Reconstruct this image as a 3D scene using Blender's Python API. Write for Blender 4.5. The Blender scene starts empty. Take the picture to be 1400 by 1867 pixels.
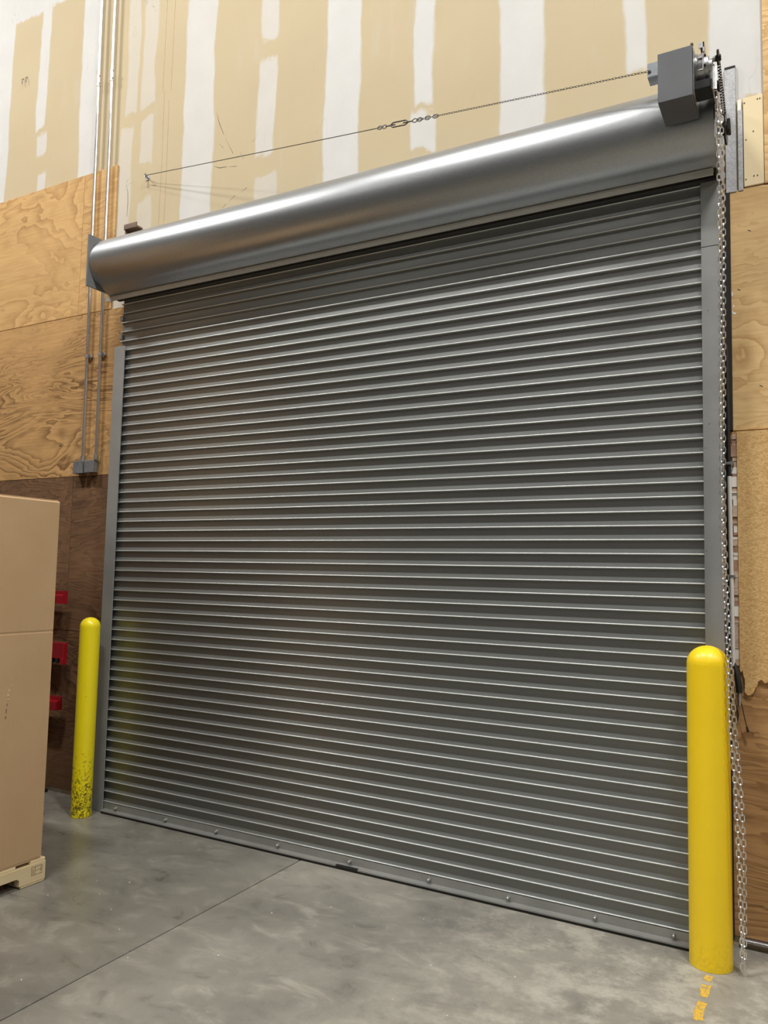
import bpy, bmesh, math, random
from mathutils import Vector, Matrix
random.seed(7)
PI = math.pi
SC = bpy.context.scene
COL = SC.collection

# ------------------------------------------------------------------ camera
cam_d = bpy.data.cameras.new('camera')
cam = bpy.data.objects.new('camera', cam_d)
COL.objects.link(cam)
F_PX, PITCH, ROLL, YAW = 1430.774, 0.079475, 0.021475, 0.504312
CAM = Vector((4.18844, -3.815634, 1.613709))
fw = Vector((-math.sin(YAW)*math.cos(PITCH), math.cos(YAW)*math.cos(PITCH), math.sin(PITCH)))
rt0 = Vector((math.cos(YAW), math.sin(YAW), 0)); up0 = rt0.cross(fw)
rt = math.cos(ROLL)*rt0 + math.sin(ROLL)*up0
up = -math.sin(ROLL)*rt0 + math.cos(ROLL)*up0
M = Matrix((rt, up, -fw)).transposed().to_4x4(); M.translation = CAM
cam.matrix_world = M
cam_d.sensor_fit = 'HORIZONTAL'; cam_d.sensor_width = 36.0
cam_d.lens = F_PX/1400*36.0
cam_d.clip_start = 0.05; cam_d.clip_end = 100
SC.camera = cam

# ------------------------------------------------------------------ world, lights, exposure
W = bpy.data.worlds.new('world'); SC.world = W; W.use_nodes = True
W.node_tree.nodes['Background'].inputs[0].default_value = (0.9, 0.95, 1.0, 1)
W.node_tree.nodes['Background'].inputs[1].default_value = 0.02
SC.view_settings.view_transform = 'Standard'
SC.view_settings.look = 'None'
SC.view_settings.gamma = 1.0
SC.view_settings.use_curve_mapping = False
SC.view_settings.exposure = 0.28

# ceiling fixtures: (x, y, power); each gets a modelled housing further down
LAMP_Z = 8.45
LAMPS = [(-3.2, -3.05, 310), (1.2, -3.05, 230), (5.6, -3.05, 330), (10.0, -3.05, 160),
         (-3.2, -9.0, 20), (1.2, -9.0, 20), (5.6, -9.0, 40), (10.0, -9.0, 40)]
LAMP_SIZE = (1.20, 0.34)
for i, (x, y, pw) in enumerate(LAMPS):
    ld = bpy.data.lights.new('high_bay_lamp', 'AREA')
    ld.shape = 'RECTANGLE'; ld.size, ld.size_y = LAMP_SIZE
    ld.energy = pw; ld.color = (1.0, 0.985, 0.95)
    lo = bpy.data.objects.new('high_bay_lamp', ld); COL.objects.link(lo)
    lo.location = (x, y, LAMP_Z - 0.004)

# ------------------------------------------------------------------ helpers
class MB:
    """collects shapes; build() links them as one mesh object"""
    def __init__(s): s.v = []; s.f = []; s.m = []
    def add(s, vs, fs, mi=0):
        b = len(s.v); s.v += [tuple(v) for v in vs]
        s.f += [[b+i for i in f] for f in fs]; s.m += [mi]*len(fs); return s
    def box(s, x0, x1, y0, y1, z0, z1, mi=0):
        vs = [(x, y, z) for x in (x0, x1) for y in (y0, y1) for z in (z0, z1)]
        fs = [(0,1,3,2),(4,6,7,5),(0,4,5,1),(2,3,7,6),(0,2,6,4),(1,5,7,3)]
        return s.add(vs, fs, mi)
    def bbox(s, x0, x1, y0, y1, z0, z1, b=0.003, mi=0):
        bm = bmesh.new()
        bmesh.ops.create_cube(bm, size=1)
        for v in bm.verts:
            v.co = Vector(((x0+x1)/2+v.co.x*(x1-x0), (y0+y1)/2+v.co.y*(y1-y0), (z0+z1)/2+v.co.z*(z1-z0)))
        bmesh.ops.bevel(bm, geom=list(bm.edges), offset=b, segments=1, affect='EDGES')
        bm.verts.index_update()
        s.add([v.co for v in bm.verts], [[v.index for v in f.verts] for f in bm.faces], mi)
        bm.free(); return s
    def tube(s, pts, r, n=10, caps=True, mi=0):
        pts = [Vector(p) for p in pts]; rr = r if isinstance(r, (list, tuple)) else [r]*len(pts)
        t0 = (pts[1]-pts[0]).normalized()
        a = Vector((0,0,1)) if abs(t0.z) < 0.9 else Vector((1,0,0))
        u = t0.cross(a).normalized(); vs = []; N = len(pts)
        for i, p in enumerate(pts):
            t = (pts[min(i+1,N-1)]-pts[max(i-1,0)]).normalized()
            u = (u - t*u.dot(t)).normalized(); w = t.cross(u)
            for k in range(n):
                an = 2*PI*k/n; vs.append(p + (u*math.cos(an)+w*math.sin(an))*rr[i])
        fs = [(i*n+k, i*n+(k+1)%n, (i+1)*n+(k+1)%n, (i+1)*n+k) for i in range(N-1) for k in range(n)]
        if caps: fs += [list(range(n))[::-1], [(N-1)*n+k for k in range(n)]]
        return s.add(vs, fs, mi)
    def prism(s, prof, x0, x1, mi=0, caps=True):
        """closed (y,z) profile swept along x"""
        n = len(prof)
        vs = [(x0, y, z) for y, z in prof] + [(x1, y, z) for y, z in prof]
        fs = [(i, (i+1) % n, n+(i+1) % n, n+i) for i in range(n)]
        if caps: fs += [list(range(n))[::-1], [n+i for i in range(n)]]
        return s.add(vs, fs, mi)
    def prism_y(s, prof, y0, y1, mi=0):
        """closed (x,z) profile swept along y"""
        n = len(prof)
        vs = [(x, y0, z) for x, z in prof] + [(x, y1, z) for x, z in prof]
        fs = [(i, (i+1) % n, n+(i+1) % n, n+i) for i in range(n)]
        fs += [list(range(n))[::-1], [n+i for i in range(n)]]
        return s.add(vs, fs, mi)
    def prism_z(s, prof, z0, z1, mi=0):
        n = len(prof)
        vs = [(x, y, z0) for x, y in prof] + [(x, y, z1) for x, y in prof]
        fs = [(i, (i+1) % n, n+(i+1) % n, n+i) for i in range(n)]
        fs += [list(range(n))[::-1], [n+i for i in range(n)]]
        return s.add(vs, fs, mi)
    def lathe(s, prof, c, n=32, mi=0):
        """(r,z) profile turned about the vertical through c"""
        vs = []; N = len(prof)
        for r, z in prof:
            for k in range(n):
                a = 2*PI*k/n; vs.append((c[0]+r*math.cos(a), c[1]+r*math.sin(a), c[2]+z))
        fs = [(i*n+k, i*n+(k+1)%n, (i+1)*n+(k+1)%n, (i+1)*n+k) for i in range(N-1) for k in range(n)]
        return s.add(vs, fs, mi)
    def build(s, name, mat, parent=None, smooth=None, loc=None):
        me = bpy.data.meshes.new(name)
        me.from_pydata(s.v, [], s.f)
        mats = mat if isinstance(mat, (list, tuple)) else [mat]
        for m in mats: me.materials.append(m)
        me.polygons.foreach_set('material_index', s.m)
        bm = bmesh.new(); bm.from_mesh(me)
        bmesh.ops.recalc_face_normals(bm, faces=bm.faces)
        if smooth is not None:
            for f in bm.faces: f.smooth = True
            lim = math.radians(smooth)
            for e in bm.edges:
                if len(e.link_faces) == 2 and e.calc_face_angle(0) > lim: e.smooth = False
        bm.to_mesh(me); bm.free(); me.update()
        o = bpy.data.objects.new(name, me); COL.objects.link(o)
        if parent is not None: o.parent = parent
        if loc is not None: o.location = loc
        return o

def empty(name, loc):
    o = bpy.data.objects.new(name, None); COL.objects.link(o); o.location = loc
    o.empty_display_size = 0.1
    return o
def tag(o, label, cat, group=None):
    o['label'] = label; o['category'] = cat
    if group: o['group'] = group
    return o
def struct(o, label=None):
    o['kind'] = 'structure'
    if label: o['label'] = label
    return o
def put(o, parent):
    """parent o to a thing's Empty while keeping world-built geometry in place"""
    o.parent = parent; o.location = Vector(o.location) - parent.location
    return o

# ------------------------------------------------------------------ materials
class NT:
    def __init__(s, name):
        s.m = bpy.data.materials.new(name); s.m.use_nodes = True
        s.t = s.m.node_tree; s.b = s.t.nodes['Principled BSDF']
    def n(s, typ, **kw):
        nd = s.t.nodes.new(typ)
        for k, v in kw.items(): setattr(nd, k, v)
        return nd
    def l(s, a, b): s.t.links.new(a, b)
    def inp(s, sock, v):
        if isinstance(v, bpy.types.NodeSocket): s.l(v, sock)
        else: sock.default_value = v
    def math(s, op, a, b=0.0, c=None, clamp=False):
        nd = s.n('ShaderNodeMath', operation=op, use_clamp=clamp)
        s.inp(nd.inputs[0], a); s.inp(nd.inputs[1], b)
        if c is not None: s.inp(nd.inputs[2], c)
        return nd.outputs[0]
    def ss(s, v, lo, hi):
        nd = s.n('ShaderNodeMapRange', interpolation_type='SMOOTHSTEP')
        s.inp(nd.inputs[0], v); nd.inputs[1].default_value = lo; nd.inputs[2].default_value = hi
        return nd.outputs[0]
    def mix(s, f, a, b, mode='MIX'):
        nd = s.n('ShaderNodeMix', data_type='RGBA', blend_type=mode)
        s.inp(nd.inputs[0], f)
        for k, v in ((6, a), (7, b)):
            s.inp(nd.inputs[k], v if isinstance(v, bpy.types.NodeSocket) else (*v[:3], 1))
        return nd.outputs[2]
    def noise(s, vec, scale, detail=4, rough=0.5, dist=0.0, dim='3D'):
        nd = s.n('ShaderNodeTexNoise', noise_dimensions=dim)
        if vec is not None: s.l(vec, nd.inputs['Vector'])
        nd.inputs['Scale'].default_value = scale; nd.inputs['Detail'].default_value = detail
        nd.inputs['Roughness'].default_value = rough; nd.inputs['Distortion'].default_value = dist
        return nd.outputs['Fac']
    def obj(s): return s.n('ShaderNodeTexCoord').outputs['Object']
    def geo(s): return s.n('ShaderNodeNewGeometry').outputs['Position']
    def mapv(s, vec, scale=(1,1,1), loc=(0,0,0)):
        nd = s.n('ShaderNodeMapping'); s.l(vec, nd.inputs['Vector'])
        nd.inputs['Scale'].default_value = scale; nd.inputs['Location'].default_value = loc
        return nd.outputs[0]
    def rnd(s, vec, k=40.0):
        """shift a vector by the object's own random number"""
        r = s.n('ShaderNodeObjectInfo').outputs['Random']
        c = s.n('ShaderNodeCombineXYZ')
        for i, q in enumerate((1.0, 1.7, 2.3)): s.l(s.math('MULTIPLY', r, k*q), c.inputs[i])
        a = s.n('ShaderNodeVectorMath', operation='ADD'); s.l(vec, a.inputs[0]); s.l(c.outputs[0], a.inputs[1])
        return a.outputs[0]
    def set(s, **kw):
        names = dict(col='Base Color', rough='Roughness', metal='Metallic', spec='Specular IOR Level',
                     coat='Coat Weight', coatr='Coat Roughness', aniso='Anisotropic')
        for k, v in kw.items():
            sk = s.b.inputs[names[k]]
            if k == 'col' and not isinstance(v, bpy.types.NodeSocket): v = (*v[:3], 1)
            s.inp(sk, v)
        return s
    def bump(s, h, strength=0.2, dist=0.01):
        nd = s.n('ShaderNodeBump'); nd.inputs['Strength'].default_value = strength
        nd.inputs['Distance'].default_value = dist
        s.l(h, nd.inputs['Height']); s.l(nd.outputs[0], s.b.inputs['Normal']); return s

def srgb(r, g, b):
    f = lambda c: (c/255/12.92) if c/255 <= 0.04045 else ((c/255+0.055)/1.055)**2.4
    return (f(r), f(g), f(b))

def simple(name, col, rough=0.5, metal=0.0, var=0.08, scale=6.0, spec=0.5, bump=0.0):
    t = NT(name); v = t.rnd(t.geo()); n = t.noise(v, scale, 5, 0.6)
    k = t.ss(n, 0.3, 0.7)
    c = t.mix(k, [x*(1-var) for x in col], [min(1, x*(1+var)) for x in col])
    t.set(col=c, rough=t.math('MULTIPLY_ADD', n, 0.2, rough-0.1), metal=metal, spec=spec)
    if bump: t.bump(t.noise(v, scale*12, 3), bump, 0.003)
    return t.m

# drywall with dried joint compound: (x0, x1, z0, z1, strength)
STRIPES = [(-4.0, -1.67, 3.0, 9, .95), (-4.0, -0.9, 6.20, 9, .95), (-1.32, -1.205, 5.17, 9, .9), (-1.30, -1.18, 4.96, 5.10, .75),
           (-1.27, -1.17, 4.0, 4.77, .75), (-0.795, -0.60, 3.0, 9, .95), (-0.302, -0.18, 5.05, 9, .5), (-0.138, 0.008, 5.06, 9, .5),
           (-0.118, 0.0, 4.55, 4.95, .5), (-0.33, -0.20, 3.0, 4.93, .5), (-0.12, 0.02, 3.0, 4.3, .4), (0.30, 0.577, 3.0, 9, .85), (0.985, 1.115, 5.16, 9, .7),
           (0.962, 1.11, 4.39, 5.06, .75), (0.96, 1.14, 3.0, 4.25, .5), (1.505, 1.765, 3.0, 9, .95), (2.14, 2.262, 4.39, 9, .95),
           (2.12, 2.285, 4.10, 4.35, .9), (2.675, 2.94, 3.0, 9, .95), (3.367, 3.476, 4.22, 9, .85),
           (3.775, 4.8, 3.93, 9, .95), (4.9, 5.2, 0, 9, .9), (6.1, 6.3, 0, 9, .9), (7.3, 7.5, 0, 9, .9),
           (-2.9, -2.7, 0, 9, .9), (-4.1, -3.9, 0, 9, .9)]
def m_drywall():
    t = NT('drywall'); P = t.geo()
    sep = t.n('ShaderNodeSeparateXYZ'); t.l(P, sep.inputs[0])
    wob = t.math('MULTIPLY_ADD', t.noise(t.mapv(P, (1.6, 1, 0.8)), 2.0, 4, 0.6), 0.10, -0.05)
    wob2 = t.math('MULTIPLY_ADD', t.noise(t.mapv(P, (1, 1, 1), (7, 3, 1)), 3.0, 4, 0.6), 0.34, -0.17)
    x = t.math('ADD', sep.outputs[0], wob); z = t.math('ADD', sep.outputs[2], wob2)
    acc = None
    for x0, x1, z0, z1, st in STRIPES:
        cx, hw = (x0+x1)/2, (x1-x0)/2
        dx = t.math('ABSOLUTE', t.math('SUBTRACT', x, cx))
        mk = t.ss(dx, hw+0.012, hw-0.012)
        if z0 > 3.01: mk = t.math('MULTIPLY', mk, t.ss(z, z0-0.02, z0+0.02))
        if z1 < 8.9: mk = t.math('MULTIPLY', mk, t.ss(z, z1+0.02, z1-0.02))
        mk = t.math('MULTIPLY', mk, st)
        acc = mk if acc is None else t.math('MAXIMUM', acc, mk)
    smear = t.ss(t.noise(t.mapv(P, (2.2, 1, 0.5)), 1.4, 5, 0.65), 0.55, 0.75)
    acc = t.math('MAXIMUM', acc, t.math('MULTIPLY', smear, 0.22))
    paper = t.mix(t.noise(P, 1.5, 5, 0.6), srgb(182, 166, 136), srgb(196, 181, 150))
    mud = t.mix(t.noise(P, 5, 5, 0.6), srgb(196, 195, 193), srgb(211, 210, 208))
    c = t.mix(acc, paper, mud)
    # pencil and scuff marks
    sc = t.noise(t.mapv(P, (7, 1, 2.0), (3, 0, 5)), 1.3, 2, 0.4)
    ln = t.math('SUBTRACT', 1.0, t.ss(t.math('ABSOLUTE', t.math('SUBTRACT', sc, 0.5)), 0.0, 0.0035))
    gate = t.ss(t.noise(t.mapv(P, (1, 1, 1), (9, 4, 2)), 2.3, 2), 0.60, 0.66)
    c = t.mix(t.math('MULTIPLY', t.math('MULTIPLY', ln, gate), 0.45), c, srgb(120, 108, 95))
    t.set(col=c, rough=0.85, spec=0.2)
    t.bump(t.math('ADD', acc, t.math('MULTIPLY', t.noise(P, 60, 3), 0.15)), 0.12, 0.004)
    return t.m

def m_plywood(name, light, dark, freq=14.0, line=0.55, stretch=4.5, knots=True, dirty=0.0):
    t = NT(name); P = t.rnd(t.geo())
    v = t.mapv(P, (1.0, 1.0, stretch))
    n = t.noise(v, 0.75, 5, 0.5, 0.6)
    saw = t.math('FRACT', t.math('MULTIPLY', n, freq*1.6))
    ring = t.math('POWER', t.math('SUBTRACT', 1.0, saw), 1.8)
    ring = t.math('MULTIPLY', ring, t.ss(saw, 0.0, 0.10))
    n2 = t.noise(t.mapv(P, (1, 1, 1.6), (5, 2, 8)), 1.1, 4, 0.6)
    ring = t.math('MULTIPLY', ring, t.math('MULTIPLY', t.ss(n2, 0.25, 0.7), line))
    fine = t.noise(t.mapv(P, (3, 3, 95)), 1.0, 4, 0.6)
    base = t.mix(t.noise(t.mapv(P, (0.9, 1, 2.6)), 1.3, 4, 0.6), [c*0.86 for c in light], [min(1, c*1.12) for c in light])
    base = t.mix(t.math('MULTIPLY', t.ss(fine, 0.4, 0.75), 0.25), base, dark)
    c = t.mix(ring, base, dark)
    if knots:
        vo = t.n('ShaderNodeTexVoronoi'); t.l(t.mapv(P, (1.0, 1, 1.9)), vo.inputs['Vector']); vo.inputs['Scale'].default_value = 3.2
        d = vo.outputs['Distance']
        sel = t.n('ShaderNodeSeparateColor'); t.l(vo.outputs['Color'], sel.inputs[0])
        g = t.math('GREATER_THAN', sel.outputs[0], 0.5)
        dn = t.math('ADD', d, t.math('MULTIPLY_ADD', t.noise(P, 30, 3), 0.06, -0.03))
        k = t.math('MULTIPLY', t.ss(dn, 0.075, 0.03), g)
        c = t.mix(t.math('MULTIPLY', k, 0.8), c, [q*0.22 for q in dark])
    if dirty:
        dn = t.ss(t.noise(t.mapv(P, (1, 1, 0.8)), 2.4, 6, 0.7), 0.35, 0.75)
        c = t.mix(t.math('MULTIPLY', dn, dirty), c, [q*0.5 for q in dark])
    t.set(col=c, rough=0.72, spec=0.25)
    t.bump(t.math('SUBTRACT', fine, ring), 0.15, 0.003)
    return t.m

def m_osb():
    t = NT('particle_board'); P = t.geo()
    v = t.n('ShaderNodeTexVoronoi'); t.l(t.mapv(P, (1.0, 1, 1.6)), v.inputs['Vector']); v.inputs['Scale'].default_value = 120
    sp = t.n('ShaderNodeSeparateColor'); t.l(v.outputs['Color'], sp.inputs[0])
    n = t.noise(P, 110, 3, 0.7); big = t.noise(P, 3, 5, 0.6)
    c = t.mix(sp.outputs[0], srgb(192, 152, 98), srgb(222, 186, 130))
    c = t.mix(t.math('MULTIPLY', t.ss(n, 0.6, 0.75), 0.6), c, srgb(120, 82, 42))
    c = t.mix(t.math('MULTIPLY', t.ss(big, 0.45, 0.8), 0.45), c, srgb(168, 126, 76))
    t.set(col=c, rough=0.8, spec=0.2); t.bump(n, 0.2, 0.002); return t.m

def m_concrete():
    t = NT('concrete'); P = t.geo()
    sep = t.n('ShaderNodeSeparateXYZ'); t.l(P, sep.inputs[0])
    big = t.noise(t.mapv(P, (1, 1, 1)), 0.9, 6, 0.62)
    med = t.noise(t.mapv(P, (1.0, 1.6, 1), (4, 2, 0)), 4.2, 7, 0.68, 0.7)
    fine = t.noise(P, 160, 3, 0.7)
    c = t.mix(t.ss(big, 0.3, 0.7), srgb(112, 109, 102), srgb(146, 142, 132))
    c = t.mix(t.math('MULTIPLY', t.ss(med, 0.48, 0.72), 0.5), c, srgb(176, 171, 158))
    c = t.mix(t.math('MULTIPLY', t.ss(med, 0.46, 0.25), 0.55), c, srgb(76, 74, 70))
    # pale scuffed trowel area by the threshold on the right
    wear = t.math('MULTIPLY', t.ss(sep.outputs[0], 2.2, 3.6), t.ss(t.noise(t.mapv(P, (1,1,1), (1,8,0)), 6.5, 7, 0.72), 0.42, 0.66))
    c = t.mix(t.math('MULTIPLY', wear, 0.65), c, srgb(190, 185, 172))
    # drag marks
    sk = t.noise(t.mapv(P, (2.2, 9, 1), (2, 5, 0)), 1.6, 4, 0.6, 0.8)
    ln = t.math('SUBTRACT', 1.0, t.ss(t.math('ABSOLUTE', t.math('SUBTRACT', sk, 0.5)), 0.0, 0.012))
    gt = t.ss(t.noise(t.mapv(P, (1,1,1), (3, 9, 0)), 1.1, 2), 0.56, 0.66)
    c = t.mix(t.math('MULTIPLY', t.math('MULTIPLY', ln, gt), 0.4), c, srgb(84, 80, 76))
    c = t.mix(t.math('MULTIPLY', t.ss(fine, 0.62, 0.74), 0.35), c, srgb(200, 194, 180))
    c = t.mix(t.math('MULTIPLY', t.ss(fine, 0.38, 0.28), 0.3), c, srgb(80, 76, 70))
    # the slab left of the joint: more polished, its shade deepened in the colour
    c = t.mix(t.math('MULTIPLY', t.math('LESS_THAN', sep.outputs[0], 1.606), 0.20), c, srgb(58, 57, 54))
    pol = t.ss(sep.outputs[0], 2.6, 0.6)
    r = t.math('MULTIPLY_ADD', med, 0.35, 0.34)
    r = t.math('SUBTRACT', r, t.math('MULTIPLY', pol, 0.22))
    t.set(col=c, rough=r, spec=0.5)
    t.bump(t.math('ADD', fine, med), 0.05, 0.004); return t.m

def m_yellow(name, col, dirt, zdirt):
    t = NT(name); P = t.geo()
    sep = t.n('ShaderNodeSeparateXYZ'); t.l(P, sep.inputs[0])
    n = t.noise(P, 55, 7, 0.72, 0.9); b = t.noise(P, 5, 4, 0.6)
    c = t.mix(b, [q*0.93 for q in col], [min(1, q*1.05) for q in col])
    low = t.math('SUBTRACT', 1.0, t.ss(sep.outputs[2], 0.0, zdirt))
    thr = t.math('MULTIPLY_ADD', low, 0.26, 0.0)
    spot = t.ss(t.math('ADD', n, thr), 0.70, 0.80)
    c = t.mix(t.math('MULTIPLY', spot, dirt), c, srgb(70, 58, 14))
    st = t.ss(t.noise(t.mapv(P, (30, 30, 160)), 1.0, 3), 0.71, 0.76)
    c = t.mix(t.math('MULTIPLY', st, dirt*0.7), c, srgb(90, 76, 20))
    t.set(col=c, rough=t.math('MULTIPLY_ADD', n, 0.2, 0.28), spec=0.5, coat=0.15)
    t.bump(t.noise(P, 18, 3), 0.04, 0.004); return t.m

def m_galv(name, base=(0.56, 0.57, 0.57), rough=0.34, spangle=0.08, metal=0.92):
    t = NT(name); P = t.geo()
    v = t.n('ShaderNodeTexVoronoi'); t.l(P, v.inputs['Vector']); v.inputs['Scale'].default_value = 140
    sp = t.n('ShaderNodeSeparateColor'); t.l(v.outputs['Color'], sp.inputs[0])
    st = t.noise(t.mapv(P, (0.35, 6, 6)), 2.0, 4, 0.6)
    c = t.mix(sp.outputs[0], [q*(1-spangle) for q in base], [q*(1+spangle) for q in base])
    c = t.mix(t.math('MULTIPLY', t.ss(st, 0.5, 0.8), 0.3), c, [q*0.8 for q in base])
    r = t.math('MULTIPLY_ADD', st, 0.12, rough-0.06)
    t.set(col=c, rough=r, metal=metal)
    return t.m

def m_slat():
    t = NT('slat_paint'); P = t.geo()
    n = t.noise(t.mapv(P, (0.6, 4, 4)), 3, 5, 0.6); f = t.noise(P, 140, 2, 0.6)
    c = t.mix(n, (0.245, 0.255, 0.250), (0.278, 0.288, 0.282))
    t.set(col=c, rough=t.math('MULTIPLY_ADD', n, 0.12, 0.31), metal=0.48, spec=0.7)
    return t.m

def m_card():
    t = NT('cardboard'); P = t.geo()
    n = t.noise(t.mapv(P, (1, 1, 1)), 3, 6, 0.6); fl = t.noise(t.mapv(P, (300, 300, 2)), 1.0, 2)
    c = t.mix(n, srgb(184, 152, 114), srgb(203, 172, 134))
    c = t.mix(t.math('MULTIPLY', fl, 0.15), c, srgb(150, 118, 84))
    t.set(col=c, rough=0.78, spec=0.25); t.bump(t.noise(P, 9, 4), 0.08, 0.01); return t.m

def m_pine():
    t = NT('pale_pine'); P = t.rnd(t.geo())
    n = t.noise(t.mapv(P, (18, 1.6, 60)), 1.0, 4, 0.6, 0.4)
    c = t.mix(n, srgb(205, 182, 138), srgb(238, 220, 182))
    c = t.mix(t.math('MULTIPLY', t.ss(t.noise(P, 9, 4), 0.6, 0.8), 0.4), c, srgb(150, 116, 70))
    t.set(col=c, rough=0.7, spec=0.25); return t.m

def m_worn_paint():
    t = NT('worn_floor_paint'); P = t.geo()
    n = t.ss(t.noise(P, 45, 6, 0.7), 0.40, 0.55)
    c = t.mix(n, srgb(165, 150, 105), srgb(222, 176, 62)); t.set(col=c, rough=0.55); return t.m

def m_emit(name, col, s):
    t = NT(name); t.set(col=col, rough=0.5)
    t.b.inputs['Emission Color'].default_value = (*col, 1); t.b.inputs['Emission Strength'].default_value = s
    return t.m

M_DRY = m_drywall()
M_PLY_TOP = m_plywood('plywood_smooth', srgb(204, 166, 112), srgb(140, 96, 50), 9.0, 0.75, 2.0, False)
M_PLY_ROUGH = m_plywood('plywood_grained', srgb(194, 154, 102), srgb(92, 60, 30), 17.0, 1.15, 3.2, True, 0.1)
M_PLY_LOW = m_plywood('plywood_scuffed', srgb(126, 95, 68), srgb(56, 36, 24), 14.0, 1.0, 3.6, True, 0.35)
M_PLY_R = m_plywood('plywood_pale', srgb(218, 184, 132), srgb(160, 116, 66), 13.0, 0.8, 2.8, False)
M_PLY_KNOT = m_plywood('plywood_knotty', srgb(188, 146, 98), srgb(104, 68, 36), 13.0, 1.0, 4.2, True, 0.15)
M_OSB = m_osb()
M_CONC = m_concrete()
M_YEL = m_yellow('yellow_sleeve', srgb(253, 214, 26), 0.12, 0.25)
M_YEL2 = m_yellow('yellow_paint_scuffed', srgb(248, 228, 28), 0.9, 0.8)
M_GALV = m_galv('galvanised_sheet', (0.37, 0.38, 0.39), 0.36, 0.04)
M_GALV2 = m_galv('galvanised_dull', (0.44, 0.44, 0.45), 0.42, 0.16, 0.8)
M_EMT = m_galv('conduit_steel', (0.74, 0.73, 0.72), 0.22, 0.02, 0.95)
M_SLAT = m_slat()
M_BEAD = simple('slat_nose_highlight', (0.67, 0.69, 0.68), 0.40, 0.6, 0.06, 3.0)  # pale tone stands in for light caught along the nose
M_BAR = simple('bottom_bar_metal', (0.34, 0.34, 0.325), 0.38, 0.5, 0.08)
M_GUIDE = simple('guide_grey_paint', (0.235, 0.237, 0.23), 0.42, 0.1, 0.05)
M_LINTEL = simple('lintel_bar_metal', (0.50, 0.49, 0.45), 0.45, 0.1, 0.06)
M_PLATE = simple('bracket_grey_paint', (0.17, 0.175, 0.175), 0.45, 0.1, 0.06)
M_BOXGREY = simple('operator_cover_paint', (0.10, 0.104, 0.112), 0.42, 0.0, 0.05)
M_JBOX = simple('zinc_box', (0.26, 0.28, 0.30), 0.4, 0.6, 0.12, 20)
M_BLACK = simple('black_rubber', (0.012, 0.012, 0.012), 0.55)
M_BLKST = simple('black_steel', (0.02, 0.02, 0.021), 0.38, 0.4)
M_CAST = simple('cast_aluminium', (0.42, 0.42, 0.42), 0.35, 0.85, 0.12, 30)
M_CHAIN = simple('zinc_chain', (0.82, 0.81, 0.79), 0.3, 0.95, 0.05, 60)
M_CABLE = simple('cable_steel', (0.10, 0.09, 0.08), 0.5, 0.5)
M_RED = simple('red_enamel', srgb(148, 16, 30), 0.4, 0.0, 0.08)
M_CARD = m_card()
M_CARDRAW = simple('torn_card', srgb(216, 190, 150), 0.9)
M_PINE = m_pine()
M_INK = simple('stamp_ink', (0.20, 0.15, 0.09), 0.8)
M_GYP = simple('gypsum_paper', srgb(226, 208, 170), 0.85, 0, 0.03, 2.0, 0.2)
M_GYPW = simple('gypsum_white', srgb(232, 228, 220), 0.9, 0, 0.05, 8.0, 0.2)
M_TORN = simple('torn_edge', srgb(196, 172, 154), 0.9, 0, 0.2, 40)
M_TORN2 = simple('torn_edge_pink', srgb(168, 132, 112), 0.9, 0, 0.2, 40)
M_SCUFF = simple('scuff_dark', srgb(96, 86, 74), 0.8)
M_PIPEW = simple('pale_zinc_pipe', (0.74, 0.73, 0.70), 0.35, 0.2, 0.05)
M_RUST = simple('rusty_steel', (0.17, 0.115, 0.085), 0.7, 0.2, 0.2)
M_DARK = simple('dark_gap', (0.02, 0.017, 0.015), 0.9)
M_SCREW = simple('dark_screw', (0.05, 0.04, 0.035), 0.5, 0.5)
M_PAINTLN = m_worn_paint()
M_CEIL = simple('ceiling_deck', srgb(150, 148, 144), 0.8, 0, 0.04, 1.0)
M_WALLF = simple('far_wall_paint', srgb(106, 107, 108), 0.85, 0, 0.05, 1.0)
M_LAMPBODY = simple('lamp_housing', (0.7, 0.7, 0.7), 0.5)
M_LAMP = m_emit('lamp_diffuser', (1.0, 0.965, 0.9), 12.0)
M_CHIP = simple('paint_chip', (0.8, 0.79, 0.75), 0.7)

# ------------------------------------------------------------------ the setting
YP, YD = 0.140, 0.153        # plywood face, drywall face
DW = 3.745                   # clear door width
XL, XR, YF, ZC = -8.0, 13.0, -14.0, 9.0

wall = MB()
wall.box(XL, -0.02, YD, YD+0.14, 0, ZC)
wall.box(DW+0.02, XR, YD, YD+0.14, 0, ZC)
wall.box(-0.02, DW+0.02, YD, YD+0.14, 3.46, ZC)
wall_back = struct(wall.build('wall_back', M_DRY), 'unpainted taped drywall wall around the roll-up door')

JX = 1.606
floor = struct(MB().box(XL, XR, YF, 0.5, -0.30, -0.02).build('floor', M_DARK), 'worn grey concrete warehouse floor')
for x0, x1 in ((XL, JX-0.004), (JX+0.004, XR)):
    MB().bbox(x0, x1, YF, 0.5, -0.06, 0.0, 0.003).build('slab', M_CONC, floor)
struct(MB().box(XL, XR, YF, 0.5, ZC, ZC+0.1).build('ceiling', M_CEIL))
struct(MB().box(XL-0.12, XL, YF, 0.5, 0, ZC).build('wall_left', M_WALLF))
struct(MB().box(XR, XR+0.12, YF, 0.5, 0, ZC).build('wall_right', M_WALLF))
struct(MB().box(XL, XR, YF-0.12, YF, 0, ZC).build('wall_front', M_WALLF))

def sheet(x0, x1, z0, z1, mat, th=0.013, yf=YP, name='plywood_sheet'):
    return MB().bbox(x0, x1, yf, YD, z0, z1, 0.0015).build(name, mat, wall_back)
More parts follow.
